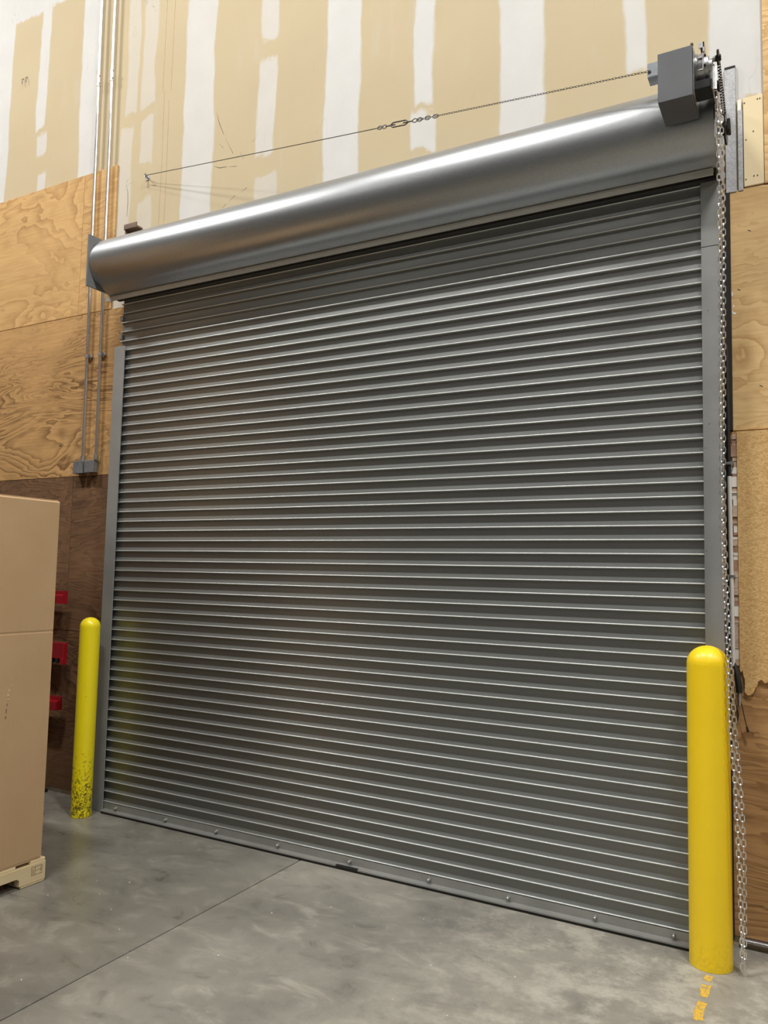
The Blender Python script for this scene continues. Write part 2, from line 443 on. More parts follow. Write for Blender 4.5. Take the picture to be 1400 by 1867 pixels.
# left of the door, four courses
sheet(-2.9, -0.684, 3.522, 4.625, M_PLY_TOP); sheet(-0.681, -0.33, 3.522, 4.625, M_PLY_TOP)
sheet(-2.6, -0.115, 2.290, 3.518, M_PLY_ROUGH)
sheet(-3.0, -0.637, 1.158, 2.286, M_PLY_LOW); sheet(-0.633, -0.115, 1.158, 2.286, M_PLY_LOW)
sheet(-2.7, -0.115, 0.03, 1.154, M_PLY_LOW)
# right of the door
sheet(3.858, 5.2, 2.318, 3.478, M_PLY_R)
sheet(4.010, 4.9, 3.482, 6.0, M_PLY_R, yf=YP-0.006)
# broken-edged particle board over the knotty sheet
prof = [(3.874, 1.215), (3.878, 1.205), (3.884, 1.216), (3.889, 1.190), (3.894, 1.175), (3.892, 1.12), (3.905, 1.105), (3.918, 1.108), (3.930, 1.122),
        (3.936, 1.140), (3.944, 1.150), (3.948, 1.172), (3.962, 1.180), (3.975, 1.165), (3.99, 1.172), (4.02, 1.15),
        (4.08, 1.17), (4.2, 1.13), (4.4, 1.16), (5.1, 1.15), (5.1, 2.312), (3.874, 2.312)]
MB().prism_y(prof, YP-0.013, YP+0.0005).build('particle_board', M_OSB, wall_back)
sheet(3.836, 5.2, 0.045, 1.30, M_PLY_KNOT)
sheet(3.846, 5.2, 1.302, 2.314, M_PLY_KNOT)
# torn laminate edge strip beside the particle board
zz = 1.235
while zz < 2.30:
    hh = random.choice((0.008, 0.012, 0.02, 0.03, 0.05))
    MB().box(3.852+random.uniform(-.004, .004), 3.873, YP-0.003-random.uniform(0, .007), YP+0.001, zz, min(zz+hh, 2.31)-0.001).build('torn_strip', random.choice((M_TORN, M_TORN, M_TORN2, M_GYPW)), wall_back)
    zz += hh
# gypsum patch and steel edge strip, upper right
gp = sheet(3.922, 4.008, 3.486, 3.925, M_GYP, yf=YP-0.002, name='gypsum_patch')
for x, z in ((3.928, 3.90), (3.985, 3.905), (3.965, 3.75), (3.933, 3.715), (3.93, 3.52), (3.965, 3.53), (3.980, 3.53), (3.995, 3.905)):
    MB().tube([(x, YP-0.004, z), (x, YP, z)], 0.0030, 8).build('screw', M_SCREW, gp)
sheet(3.897, 3.919, 3.47, 3.87, M_GALV2, yf=YP-0.004, name='steel_stud_edge')
sheet(3.897, 3.914, 3.87, 3.925, M_GYPW, yf=YP-0.001, name='gypsum_offcut')
sheet(3.842, 3.890, 3.47, 4.09, M_GALV2, yf=YP-0.004, name='steel_jamb_plate')
sheet(3.842, 3.890, 4.09, 4.105, M_DARK, yf=YP-0.001, name='steel_jamb_cap')
struct(MB().box(3.8255, 3.8575, YP-0.012, YD-0.0005, 2.32, 3.468).box(3.8255, 3.8455, YP-0.012, YD-0.0005, 1.304, 2.318).box(3.8255, 3.8355, YP-0.012, YD-0.0005, 0.03, 1.302).build('trim_3', M_DARK))
# scuffs, pencil lines and nails on the bare board
for pl in ([(0.606, 4.781), (0.635, 4.694), (0.678, 4.604)], [(0.70, 4.56), (0.768, 4.444)], [(0.601, 4.395), (0.651, 4.371), (0.714, 4.364)], [(0.738, 4.358), (0.8, 4.347)], [(-0.246, 4.451), (-0.225, 4.396), (-0.219, 4.302), (-0.224, 4.207)],
           [(0.642, 4.546), (0.678, 4.506)], [(0.852, 4.155), (0.897, 4.175)], [(0.75, 4.112), (0.796, 4.144)], [(0.689, 4.075), (0.722, 4.099)]):
    MB().tube([(x, YD-0.0002, z) for x, z in pl], [0.0004]+[0.0020]*(len(pl)-2)+[0.0012], 5).build('scuff_mark', M_SCUFF, wall_back)
for x, z0, z1 in ((0.085, 5.09, 7.0), (0.165, 5.07, 7.0), (0.100, 3.95, 5.09), (0.150, 3.95, 5.0)):
    MB().tube([(x, YD, z0), (x+0.006, YD, (z0+z1)/2), (x, YD, z1)], 0.0011, 5).build('pencil_line', M_TORN2, wall_back)
for x in (-1.513, -1.465):
    MB().tube([(x, YD, 5.66), (x+.006, YD-.02, 5.645), (x+.012, YD-.022, 5.60)], 0.0028, 6).build('nail', M_SCREW, wall_back)
for x, z, w, h in ((3.863, 2.972, .004, .016), (3.868, 2.914, .005, .008), (3.872, 2.878, .008, .007), (3.864, 2.885, .003, .010)):
    MB().prism_y([(x+w*math.cos(a)*random.uniform(.6, 1), z+h*math.sin(a)*random.uniform(.6, 1)) for a in [2*PI*k/9 for k in range(9)]], YP-0.0006, YP).build('paint_smudge', M_GYPW, wall_back)
for x, z in ((3.892, 2.990), (3.941, 3.269), (3.98, 2.52)):
    MB().prism_y([(x-.007, z+.004), (x+.007, z-.003), (x+.006, z-.006), (x-.007, z+.001)], YP-0.0006, YP).build('split', M_SCREW, wall_back)
# base flashing at the right
t1 = MB().bbox(3.86, 5.2, YP-0.02, YD, 0.028, 0.042, 0.002).build('trim_1', M_GALV2); struct(t1, 'thin bright metal strip along the foot of the right wall')
# far side of the opening: a dark return so no daylight leaks in
struct(MB().box(-0.10, DW+0.10, 0.292, 0.33, 0, 3.6).build('trim_2', M_DARK))

# ------------------------------------------------------------------ roll-up door
PITCHZ, Z0 = 0.066675, 0.0693
door = struct(empty('door_1', (0, 0, 0)), 'closed grey steel roll-up door of curved horizontal slats')
door['category'] = 'door'
prof = [(0.0183, -0.0072), (0.0110, -0.0046), (0.0046, -0.0036), (0.0020, -0.0029), (0.0005, -0.0013), (0.0001, 0.0004), (0.0006, 0.0020), (0.0020, 0.0032), (0.0040, 0.0034),
        (0.0075, 0.0020), (0.0120, -0.0004), (0.0150, -0.0012), (0.0164, 0.0004), (0.0168, 0.0050), (0.0174, 0.0130), (0.0181, 0.0220), (0.0187, 0.0310), (0.0190, 0.0410), (0.0190, 0.0500), (0.0188, 0.0590)]
prof = [(y*1.08, z) for y, z in prof]
front = [(y+0.003, z) for y, z in prof]
back = [(y+0.006, z) for y, z in reversed(prof)]
slat_src = None
NS = 52
for k in range(NS):
    z = Z0 + k*PITCHZ
    if slat_src is None:
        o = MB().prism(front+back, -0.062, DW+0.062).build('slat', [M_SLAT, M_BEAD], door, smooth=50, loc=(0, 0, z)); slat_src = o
        for pg in o.data.polygons:      # paler metal on the rounded nose paints in its highlight line
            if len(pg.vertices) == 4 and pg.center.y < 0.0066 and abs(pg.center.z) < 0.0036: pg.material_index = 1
    else:
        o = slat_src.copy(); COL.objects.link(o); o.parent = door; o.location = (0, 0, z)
    if k in (43, 45, 47, 49):       # cast end locks show where the guide stops short
        e = MB().bbox(-0.070, -0.050, 0.001, 0.022, 0.012, 0.050, 0.003).tube([(-0.06, -0.001, 0.022), (-0.06, 0.004, 0.022)], 0.004, 8).build('end_lock', M_CAST, o)
bar = MB()
bar.box(-0.03, DW+0.03, 0.004, 0.010, 0.014, Z0-0.006)
bar.prism([(-0.034, 0.014), (-0.034, 0.021), (0.004, 0.024), (0.004, 0.014)], 0.004, DW-0.004)
bb = bar.build('bottom_bar', M_BAR, door)
MB().prism([(-0.030, 0.001), (-0.030, 0.0138), (0.016, 0.0138), (0.016, 0.001)], 0.006, DW-0.006).build('rubber_seal', M_BLACK, bb)
for x in (0.115, 0.557, 0.972, 1.43, 1.915, 2.396, 2.827, 3.252, 3.60):
    MB().tube([(x, -0.012, 0.042), (x, 0.0045, 0.042)], [0.0075, 0.0095], 10).tube([(x, -0.016, 0.042), (x, -0.011, 0.042)], [0.003, 0.0075], 10).build('bolt', M_BAR, bb, smooth=40)
MB().box(1.845, 1.985, -0.0352, -0.034, 0.0148, 0.0205).box(1.845, 1.985, -0.034, -0.020, 0.0212, 0.0236).build('black_sticker', M_BLKST, bb)

# guides
def guide(x_in, sgn, zt, label, name='guide_rail'):
    e = tag(empty(name, (x_in, 0.0, 0.0)), label, 'guide rail', 'guide rails of the roll-up door')
    xo = x_in - sgn*0.100 if sgn > 0 else x_in + 0.080
    a, b = sorted((x_in, xo))
    put(MB().bbox(a, b, -0.010, -0.003, 0.001, zt, 0.0012).build('face_plate', M_GUIDE), e)
    a2, b2 = (xo, xo+0.006) if sgn > 0 else (xo-0.006, xo)
    put(MB().bbox(a2, b2, -0.003, YP-0.001, 0.001, zt, 0.001).build('side_leg', M_GUIDE), e)
    c = (x_in-0.030, x_in-0.024) if sgn > 0 else (x_in+0.040, x_in+0.046)
    put(MB().box(x_in - sgn*0.078 - 0.003, x_in - sgn*0.078 + 0.003, -0.003, 0.10, 0.001, zt).build('channel_web', M_DARK), e)
    put(MB().box(*sorted((x_in - 0.0*sgn, x_in - sgn*0.075)), 0.032, 0.040, 0.001, zt+0.3).build('rear_angle', M_PLATE), e)
    return e
guide(0.0, 1, 3.163, 'tall grey steel door guide beside the thin scuffed bollard')
gR = guide(DW, -1, 3.163, 'tall grey steel door guide next to the hanging hand chain')
put(MB().bbox(DW, DW+0.080, -0.0115, -0.003, 3.1645, 3.475, 0.001).build('upper_face_plate', M_GUIDE), gR)
put(MB().bbox(DW+0.074, DW+0.080, -0.003, YP-0.006, 3.1645, 3.475, 0.001).build('upper_side_leg', M_GUIDE), gR)
for z in (2.33, 2.22, 1.75, 2.86):
    put(MB().tube([(DW+0.008+0.02*(z > 2.3), -0.0105, z), (DW+0.008+0.02*(z > 2.3), -0.0095, z)], 0.002, 8).build('rivet', M_SCREW), gR)

# hood
HY, HZ, HR = -0.072, 3.715, 0.185
hood = tag(empty('door_hood', (DW/2, HY, HZ-HR)), 'long round galvanised hood over the top of the roll-up door', 'door hood')
N = 72
arc = [(HY + HR*math.cos(a), HZ + HR*math.sin(a)) for a in [math.radians(20 + (255-20)*i/N) for i in range(N+1)]]
arc += [(HY-0.030, HZ-HR+0.000), (-0.060, 3.512)]
outer = arc
inner = [(HY+(y-HY)*0.985, HZ+(z-HZ)*0.985) for y, z in reversed(arc)]
put(MB().prism(outer+inner, -0.115, DW+0.085).build('hood_sheet', M_GALV, smooth=35), hood)
# rolled seams where the sheets lap
for xs in (3.742,):
    pr = [(HY + (HR+0.002)*math.cos(a), HZ + (HR+0.002)*math.sin(a)) for a in [math.radians(40 + (250-40)*i/48) for i in range(49)]]
    pi_ = [(HY+(y-HY)*0.99, HZ+(z-HZ)*0.99) for y, z in reversed(pr)]
    put(MB().prism(pr+pi_, xs, DW+0.0845).build('lap_sheet', M_GALV, smooth=35), hood)
lb = [(-0.066, 3.478), (-0.066, 3.511), (-0.050, 3.513), (-0.030, 3.513), (-0.030, 3.507), (-0.058, 3.505), (-0.058, 3.478)]
put(MB().prism(lb, -0.150, DW+0.062).build('lintel_bar', M_LINTEL), hood)
put(MB().box(-0.115, DW+0.06, -0.030, 0.030, 3.505, 3.513).build('baffle', M_DARK), hood)
# door curtain roll inside
put(MB().tube([(-0.11, HY, HZ), (DW+0.08, HY, HZ)], 0.15, 24).build('barrel', M_PLATE), hood)

br = tag(empty('end_bracket', (-0.122, -0.06, 3.525)), 'flat grey bracket plate closing the hood end near the conduits', 'bracket')
pl = [(-0.262, 3.528), (-0.262, 3.888), (YP-0.001, 3.888), (YP-0.001, 3.528)]
put(MB().prism(pl, -0.1275, -0.1155).build('plate', M_PLATE), br)
put(MB().bbox(-0.165, -0.1275, YP-0.007, YP-0.001, 3.54, 3.86, 0.001).build('wall_flange', M_PLATE), br)
br2 = tag(empty('end_bracket', (DW+0.0935, -0.06, 3.49)), 'galvanised bracket plate at the hood end under the door operator', 'bracket')
pl = [(-0.240, 3.56), (-0.240, 3.86), (0.02, 3.90), (YP-0.006, 3.90), (YP-0.006, 3.482), (-0.02, 3.482)]
put(MB().prism(pl, DW+0.0865, DW+0.0915).build('plate', M_GALV2), br2)
put(MB().tube([(DW+0.0915, 0.045, 3.63), (DW+0.103, 0.045, 3.63)], 0.010, 6).build('bolt', M_CAST), br2)

# little steel clip above the hood at the left
cl = tag(empty('angle_clip', (-0.09, 0.10, 4.03)), 'small rusty steel angle clip on the wall above the hood', 'clip')
put(MB().bbox(-0.185, -0.055, 0.095, YD-0.001, 4.075, 4.088, 0.001).bbox(-0.185, -0.055, 0.095, 0.101, 4.088, 4.112, 0.001).build('angle', M_RUST), cl)
put(MB().bbox(-0.183, -0.170, 0.105, YD-0.001, 3.99, 4.075, 0.001).build('leg', M_RUST), cl)

# ------------------------------------------------------------------ door operator
op = tag(empty('door_operator', (3.72, -0.36, 3.60)), 'dark grey door motor with box cover and sprocket drive above the hood', 'door opener')
cv = put(MB().bbox(3.633, 3.772, -0.470, -0.272, 3.642, 3.862, 0.002).build('cover', M_BOXGREY), op)
s_ = MB().box(3.774, 3.7755, -0.462, -0.280, 3.645, 3.862).build('cover_back_plate', M_CAST); put(s_, op)
put(MB().bbox(3.566, 3.640, -0.330, -0.325, 3.862, 3.925, 0.001).bbox(3.566, 3.640, -0.330, -0.262, 3.858, 3.862, 0.001).build('mounting_tab', M_JBOX), op)
put(MB().tube([(3.575, -0.333, 3.885), (3.575, -0.322, 3.885)], 0.007, 8).build('tab_bolt', M_SCREW), op)
mo = MB()
cx = (-0.375, 3.800)
prof = [(3.7755, .062), (3.780, .064), (3.784, .064), (3.785, .058), (3.789, .058), (3.790, .061), (3.812, .060), (3.814, .050), (3.828, .046), (3.830, .034), (3.842, .032)]
mo.tube([(x, cx[0], cx[1]) for x, r in prof], [r for x, r in prof], 28)
put(mo.build('gear_motor', M_CAST, smooth=40), op)
for a in range(6):
    an = a*PI/3+0.3; y, z = cx[0]+.052*math.cos(an), cx[1]+.052*math.sin(an)
    put(MB().tube([(3.812, y, z), (3.820, y, z)], 0.006, 6).build('motor_bolt', M_SCREW), op)
cb = MB()
cb.bbox(3.806, 3.812, -0.405, -0.352, 3.862, 3.905, 0.001).bbox(3.790, 3.812, -0.405, -0.399, 3.880, 3.905, 0.001)
put(cb.build('terminal_bracket', M_GALV2), op)
put(MB().bbox(3.796, 3.806, -0.396, -0.360, 3.878, 3.900, 0.001).build('terminal_block', M_BLKST), op)
put(MB().bbox(3.808, 3.812, -0.440, -0.434, 3.760, 3.835, 0.001).bbox(3.790, 3.812, -0.440, -0.434, 3.758, 3.764, 0.001).bbox(3.790, 3.812, -0.440, -0.434, 3.812, 3.818, 0.001).build('gear_clamp', M_GALV2), op)
put(MB().bbox(3.7755, 3.838, -0.430, -0.330, 3.684, 3.722, 0.002).build('support_arm', M_BLKST), op)
put(MB().bbox(3.8385, 3.8445, -0.430, -0.245, 3.670, 3.715, 0.001).build('support_plate', M_BLKST), op)
# upper sprocket, hand chain wheel and guard
def sprocket(mb, x, y, z, r, th, teeth):
    pts = []
    for i in range(teeth*4):
        a = 2*PI*i/(teeth*4); rr = r*(1.0 if i % 4 in (0, 1) else 0.90)
        pts.append((y+rr*math.cos(a), z+rr*math.sin(a)))
    mb.prism(pts, x-th/2, x+th/2)
    mb.tube([(x-th*1.6, y, z), (x+th*1.6, y, z)], r*0.45, 14)
    return mb
U = (-0.355, 3.845); L = (HY, HZ-0.035)
put(sprocket(MB(), 3.862, U[0], U[1], 0.028, 0.007, 12).build('drive_sprocket', M_BLKST, smooth=30), op)
put(sprocket(MB(), 3.862, L[0], L[1], 0.066, 0.008, 26).build('barrel_sprocket', M_BLKST, smooth=30), op)
put(MB().tube([(3.8375, L[0], L[1]), (3.885, L[0], L[1])], 0.020, 16).bbox(3.870, 3.884, L[0]-.03, L[0]+.03, L[1]-.022, L[1]+.03, .002).build('barrel_shaft', M_BLKST, smooth=30), op)
put(MB().tube([(3.840, U[0], U[1]), (3.874, U[0], U[1])], 0.011, 14).build('drive_shaft', M_CAST, smooth=30), op)
# roller chain round both sprockets
dy, dz = L[0]-U[0], L[1]-U[1]; D = math.hypot(dy, dz); ang = math.atan2(dz, dy)
r1, r2 = 0.030, 0.068; off = math.asin((r2-r1)/D)
path = []
a0, a1 = ang + PI/2 + off, ang - PI/2 - off + 2*PI
for i in range(9):
    a = a0 + (a1-a0)*i/8; path.append((U[0]+r1*math.cos(a), U[1]+r1*math.sin(a)))
b0, b1 = ang - PI/2 - off, ang + PI/2 + off
for i in range(15):
    a = b0 + (b1-b0)*i/14; path.append((L[0]+r2*math.cos(a), L[1]+r2*math.sin(a)))
path.append(path[0])
# resample evenly into chain plates
seg = []; tot = 0
for a, b in zip(path, path[1:]): seg.append((tot, a, b)); tot += math.hypot(b[0]-a[0], b[1]-a[1])
def at_len(s):
    for t0, a, b in seg:
        d = math.hypot(b[0]-a[0], b[1]-a[1])
        if s <= t0+d+1e-9:
            k = (s-t0)/d if d else 0; return (a[0]+(b[0]-a[0])*k, a[1]+(b[1]-a[1])*k)
    return path[-1]
NL = int(tot/0.0127); rc = MB()
for i in range(NL):
    p = at_len(tot*i/NL); q = at_len(tot*(i+1)/NL)
    w = 0.0032 if i % 2 else 0.0018
    d = Vector((0, q[0]-p[0], q[1]-p[1])); n_ = Vector((0, -d.z, d.y)).normalized()*0.0042; e_ = d.normalized()*0.003
    for sx in (-1, 1):
        xs = 3.862 + sx*w
        P4 = [Vector((0, p[0], p[1]))-n_-e_, Vector((0, q[0], q[1]))-n_+e_, Vector((0, q[0], q[1]))+n_+e_, Vector((0, p[0], p[1]))+n_-e_]
        rc.prism([(v.y, v.z) for v in P4], xs-0.0006, xs+0.0006)
    rc.tube([(3.862-0.004, p[0], p[1]), (3.862+0.004, p[0], p[1])], 0.0030, 6)
o = put(rc.build('drive_chain', M_BLKST), op)
# hand chain pocket wheel and its bright guard
WX, WY, WZ = 3.843, -0.300, 3.752
gd = MB(); nn = 14; pr = []
for i in range(nn+1):
    a = PI*0.62 + (PI*1.15)*i/nn; pr.append((WX+0.021*math.cos(a), WY-0.075+0.021*math.sin(a)))
pin = [(WX+(x-WX)*0.9, WY-0.075+(y-WY+0.075)*0.9) for x, y in reversed(pr)]
gd.prism_z(pr+pin, 3.688, 3.790)
put(gd.build('chain_guard', M_CAST, smooth=40), op)
put(MB().bbox(3.826, 3.850, -0.362, -0.338, 3.790, 3.812, 0.002).tube([(3.842, -0.352, 3.800), (3.842, -0.352, 3.822)], 0.005, 8).build('guard_bracket', M_CAST), op)
wh = sprocket(MB(), WX, WY, WZ, 0.052, 0.012, 8)
put(wh.build('chain_wheel', M_BLKST, smooth=30), op)
put(MB().tube([(3.77, -0.465, 3.868), (3.77, -0.455, 3.868)], 0.006, 8).build('cover_latch', M_SCREW), op)

# ------------------------------------------------------------------ hand chain
def link_mesh():
    b = MB(); hl, hw, r = 0.0077, 0.0078, 0.0028; pts = []
    for i in range(5):
        a = PI*i/4; pts.append((hw*math.cos(a), hl+hw*math.sin(a)))
    for i in range(5):
        a = PI+PI*i/4; pts.append((hw*math.cos(a), -hl+hw*math.sin(a)))
    n = len(pts); vs = []; m = 4
    for i, (x, z) in enumerate(pts):
        x0, z0 = pts[i-1]; x1, z1 = pts[(i+1) % n]
        t = Vector((x1-x0, 0, z1-z0)).normalized(); nv = Vector((t.z, 0, -t.x))
        for k in range(m):
            a = 2*PI*k/m + PI/4; vs.append(Vector((x, 0, z)) + (nv*math.cos(a) + Vector((0, 1, 0))*math.sin(a))*r)
    fs = [(i*m+k, i*m+(k+1) % m, ((i+1) % n)*m+(k+1) % m, ((i+1) % n)*m+k) for i in range(n) for k in range(m)]
    return b.add(vs, fs)
CH = tag(empty('hand_chain', (3.88, -0.13, 0.0)), 'long bright steel hand chain hanging in a loop beside the right bollard', 'chain')
def polyline(pts, step):
    pts = [Vector(p) for p in pts]; out = [pts[0].copy()]; i = 0; cur = pts[0].copy(); need = step
    while i < len(pts)-1:
        d = (pts[i+1]-cur); L_ = d.length
        if L_ < need: need -= L_; cur = pts[i+1].copy(); i += 1
        else: cur = cur + d*(need/L_); out.append(cur.copy()); need = step
    return out
def smooth_pts(pts, n=10):
    pts = [Vector(p) for p in pts]; out = []
    for i in range(len(pts)-1):
        p0 = pts[max(i-1, 0)]; p1 = pts[i]; p2 = pts[i+1]; p3 = pts[min(i+2, len(pts)-1)]
        for k in range(n):
            t = k/n
            out.append(0.5*((2*p1)+(p2-p0)*t+(2*p0-5*p1+4*p2-p3)*t*t+(3*p1-p0-3*p2+p3)*t**3))
    out.append(pts[-1]); return out
strandA = [(3.850, -0.372, 3.69), (3.856, -0.345, 3.60), (3.855, -0.3006, 3.156), (3.850, -0.2572, 2.69), (3.838, -0.1923, 1.99), (3.837, -0.176, 1.756), (3.842, -0.162, 1.522), (3.849, -0.160, 1.29),
           (3.858, -0.160, 0.994), (3.874, -0.158, 0.748), (3.881, -0.156, 0.504), (3.887, -0.154, 0.286), (3.890, -0.152, 0.134), (3.890, -0.150, 0.028)]
strandB = [(3.858, -0.260, 3.69), (3.861, -0.2475, 3.60), (3.862, -0.2245, 3.186), (3.855, -0.1996, 2.706), (3.843, -0.1623, 1.993), (3.844, -0.1498, 1.757), (3.851, -0.138, 1.522), (3.860, -0.138, 1.29),
           (3.873, -0.138, 0.994), (3.891, -0.138, 0.748), (3.900, -0.138, 0.504), (3.900, -0.138, 0.285), (3.897, -0.138, 0.131), (3.894, -0.138, 0.028)]
lm = None
for si, st in enumerate((strandA, strandB)):
    P = polyline(smooth_pts(st), 0.0250)
    for i in range(len(P)-1):
        c = (P[i]+P[i+1])/2; d = (P[i+1]-P[i]).normalized()
        if lm is None:
            lo = link_mesh().build('link', M_CHAIN, CH, smooth=70); lm = lo
        else:
            lo = lm.copy(); COL.objects.link(lo); lo.parent = CH
        tw = (PI/2 if i % 2 else 0) + 0.25*math.sin(i*0.21+si*2) + random.uniform(-.12, .12)
        q = Vector((0, 0, -1)).rotation_difference(d)
        lo.rotation_euler = (q.to_matrix() @ Matrix.Rotation(tw, 3, 'Z')).to_euler()
        lo.location = c - CH.location

# ------------------------------------------------------------------ tension cable from operator to wall
cable = tag(empty('brace_cable', (-0.03, YD, 4.46)), 'thin steel cable with turnbuckle stretched from door operator to wall eyebolt', 'cable')
E0 = Vector((0.006, 0.112, 4.452)); E1 = Vector((3.572, -0.335, 3.885))
def along(t): return E0 + (E1-E0)*t + Vector((0, 0, -0.005*math.sin(PI*t)))
tb0, tb1 = 0.600, 0.640
def twisted(t0, t1, r, n=60):
    return [along(t0+(t1-t0)*i/n) for i in range(n+1)]
put(MB().tube(twisted(0.0, tb0-0.010, 0), 0.0024, 6).build('wire', M_CABLE), cable)
lk = MB(); nl = 84
for i in range(nl):
    t = tb1+0.012+(1-tb1-0.012)*i/nl; t2 = tb1+0.012+(1-tb1-0.012)*(i+1)/nl
    p, q = along(t), along(t2); d = (q-p); m_ = (p+q)/2; u = d.normalized()
    s1 = Vector((0, 0, 1)) if i % 2 else u.cross(Vector((0, 0, 1))).normalized()
    ring = [m_ + u*(d.length*0.62*math.cos(a)) + s1*(0.0042*math.sin(a)) for a in [2*PI*k/8 for k in range(9)]]
    lk.tube(ring, 0.0013, 4, False)
o = put(lk.build('fine_chain', M_CABLE), cable); o['kind'] = 'stuff'
p, q = along(tb0), along(tb1); u = (q-p).normalized(); s1 = Vector((0, 0, 1)); s1 = (s1-u*s1.dot(u)).normalized()
put(MB().tube([p+u*0.01, p+u*0.03+s1*0.013, q-u*0.03+s1*0.013, q-u*0.01], 0.0035, 6).tube([p+u*0.01, p+u*0.03-s1*0.013, q-u*0.03-s1*0.013, q-u*0.01], 0.0035, 6).tube([p-u*0.02, p+u*0.045], 0.0035, 6).tube([q-u*0.045, q+u*0.02], 0.0035, 6).build('turnbuckle', M_CABLE), cable)
for t in (tb0-0.008, tb0-0.017, tb1+0.009, tb1+0.018, tb1+0.032, tb1+0.046):
    c_ = along(t); rg = [c_ + u*(0.017*math.cos(a)) + s1*(0.010*math.sin(a)) for a in [2*PI*k/10 for k in range(11)]]
    put(MB().tube(rg, 0.0028, 5, False).build('shackle', M_CABLE), cable)
eb = tag(empty('eye_bolt', (-0.01, YD, 4.455)), 'zinc eyebolt screwed into the drywall holding the cable end', 'eye bolt')
put(MB().tube([(-0.022, 0.150, 4.455), (-0.010, 0.118, 4.454)], 0.006, 8).build('shank', M_CAST), eb)
rg = [(-0.004+0.011*math.cos(a), 0.110-0.004*math.cos(a), 4.453+0.013*math.sin(a)) for a in [2*PI*k/14 for k in range(15)]]
put(MB().tube(rg, 0.0042, 6, False).build('eye', M_CAST, smooth=60), eb)
put(MB().tube([(-0.0225, 0.1525, 4.455), (-0.021, 0.147, 4.455)], 0.018, 14).build('washer', M_CAST), eb)

# ------------------------------------------------------------------ conduits and boxes at the left
def conduit(x, xt, label):
    e = tag(empty('conduit', (x, 0.115, 2.40)), label, 'conduit', 'twin conduits left of the door')
    zt = 8.95
    X = lambda z: x + (xt-x)*(z-2.4)/3.5
    put(MB().tube([(X(2.395), 0.112, 2.395), (X(zt), 0.112, zt)], 0.0125, 14).build('pipe', M_EMT, smooth=40), e)
    zc = 5.33
    put(MB().tube([(X(zc-.045), 0.112, zc-.045), (X(zc+.045), 0.112, zc+.045)], 0.0165, 14).build('coupling', M_EMT, smooth=40), e)
    for z in (zc+.03, zc-.03):
        put(MB().tube([(X(z)+.014, 0.103, z), (X(z)+.022, 0.097, z)], 0.004, 6).build('set_screw', M_SCREW), e)
    z = 3.178
    put(MB().tube([(X(z-.012), 0.112, z-.012), (X(z+.012), 0.112, z+.012)], 0.0158, 14).bbox(X(z)-0.036, X(z)-0.012, 0.120, 0.1395, z-.010, z+.010, .001).bbox(X(z)+0.012, X(z)+0.034, 0.120, 0.1395, z-.010, z+.010, .001).build('strap', M_GALV2, smooth=40), e)
    put(MB().tube([(X(2.395), 0.112, 2.3955), (X(2.43), 0.112, 2.43)], 0.0165, 12).build('box_connector', M_CAST, smooth=40), e)
conduit(-0.510, -0.556, 'galvanised conduit on the left of the twin pair beside the door')
conduit(-0.372, -0.411, 'galvanised conduit on the right of the twin pair, closest to the door')
def jbox(x0, x1, z0, z1, label):
    e = tag(empty('junction_box', ((x0+x1)/2, YP, z0)), label, 'junction box', 'junction boxes under the conduits')
    put(MB().bbox(x0, x1, 0.088, 0.1395, z0, z1, 0.003).build('body', M_JBOX), e)
    put(MB().bbox(x0+.001, x1-.001, 0.0855, 0.088, z0+.001, z1-.001, 0.001).build('cover_plate', M_JBOX), e)
    for z in (z0+.012, z1-.012):
        put(MB().tube([((x0+x1)/2, 0.0835, z), ((x0+x1)/2, 0.0860, z)], 0.0042, 8).build('screw', M_CAST), e)
jbox(-0.582, -0.486, 2.302, 2.394, 'small grey steel junction box under the left conduit')
jbox(-0.462, -0.372, 2.304, 2.394, 'small grey steel junction box under the right conduit')

# ------------------------------------------------------------------ conduit, connector on the right jamb
rc_ = tag(empty('conduit', (3.848, 0.100, 1.24)), 'slim bright conduit running down beside the particle board edge', 'conduit')
put(MB().tube([(3.848, 0.105, 1.235), (3.846, 0.105, 1.62), (3.843, 0.106, 2.10)], 0.0095, 12).build('pipe', M_PIPEW, smooth=40), rc_)
put(MB().tube([(3.843, 0.106, 2.10), (3.840, 0.108, 2.35), (3.838, 0.108, 2.72)], 0.0080, 10).build('black_sleeve', M_BLACK, smooth=40), rc_)
for z in (1.640, 2.160):
    put(MB().bbox(3.831, 3.862, 0.094, 0.100, z-.006, z+.006, .001).bbox(3.856, 3.862, 0.098, 0.1395, z-.006, z+.006, .001).build('strap', M_CAST), rc_)
cn = tag(empty('cable_connector', (3.868, 0.11, 1.1)), 'black rubber cable plug with a thin wire dangling at the broken board', 'plug')
put(MB().tube([(3.853, 0.105, 1.252), (3.858, 0.100, 1.225), (3.866, 0.097, 1.185), (3.872, 0.097, 1.145), (3.873, 0.097, 1.118)], [0.004, 0.010, 0.013, 0.015, 0.014], 12).build('plug_body', M_BLACK, smooth=40), cn)
put(MB().tube([(3.873, 0.097, 1.118), (3.873, 0.098, 1.085), (3.872, 0.1, 1.06)], [0.010, 0.009, 0.006], 10).build('metal_ferrule', M_CAST, smooth=40), cn)
put(MB().tube(smooth_pts([(3.876, 0.098, 1.09), (3.884, 0.105, 1.05), (3.893, 0.110, 1.00), (3.903, 0.114, 0.955)]), 0.0022, 6).tube([(3.900, 0.113, 0.967), (3.906, 0.115, 0.945)], 0.0048, 8).build('wire', M_SCREW, smooth=60), cn)
put(MB().tube(smooth_pts([(3.858, 0.102, 1.06), (3.866, 0.1, 1.02), (3.860, 0.104, 0.99)]), 0.004, 6).build('wire', M_SCREW, smooth=60), cn)

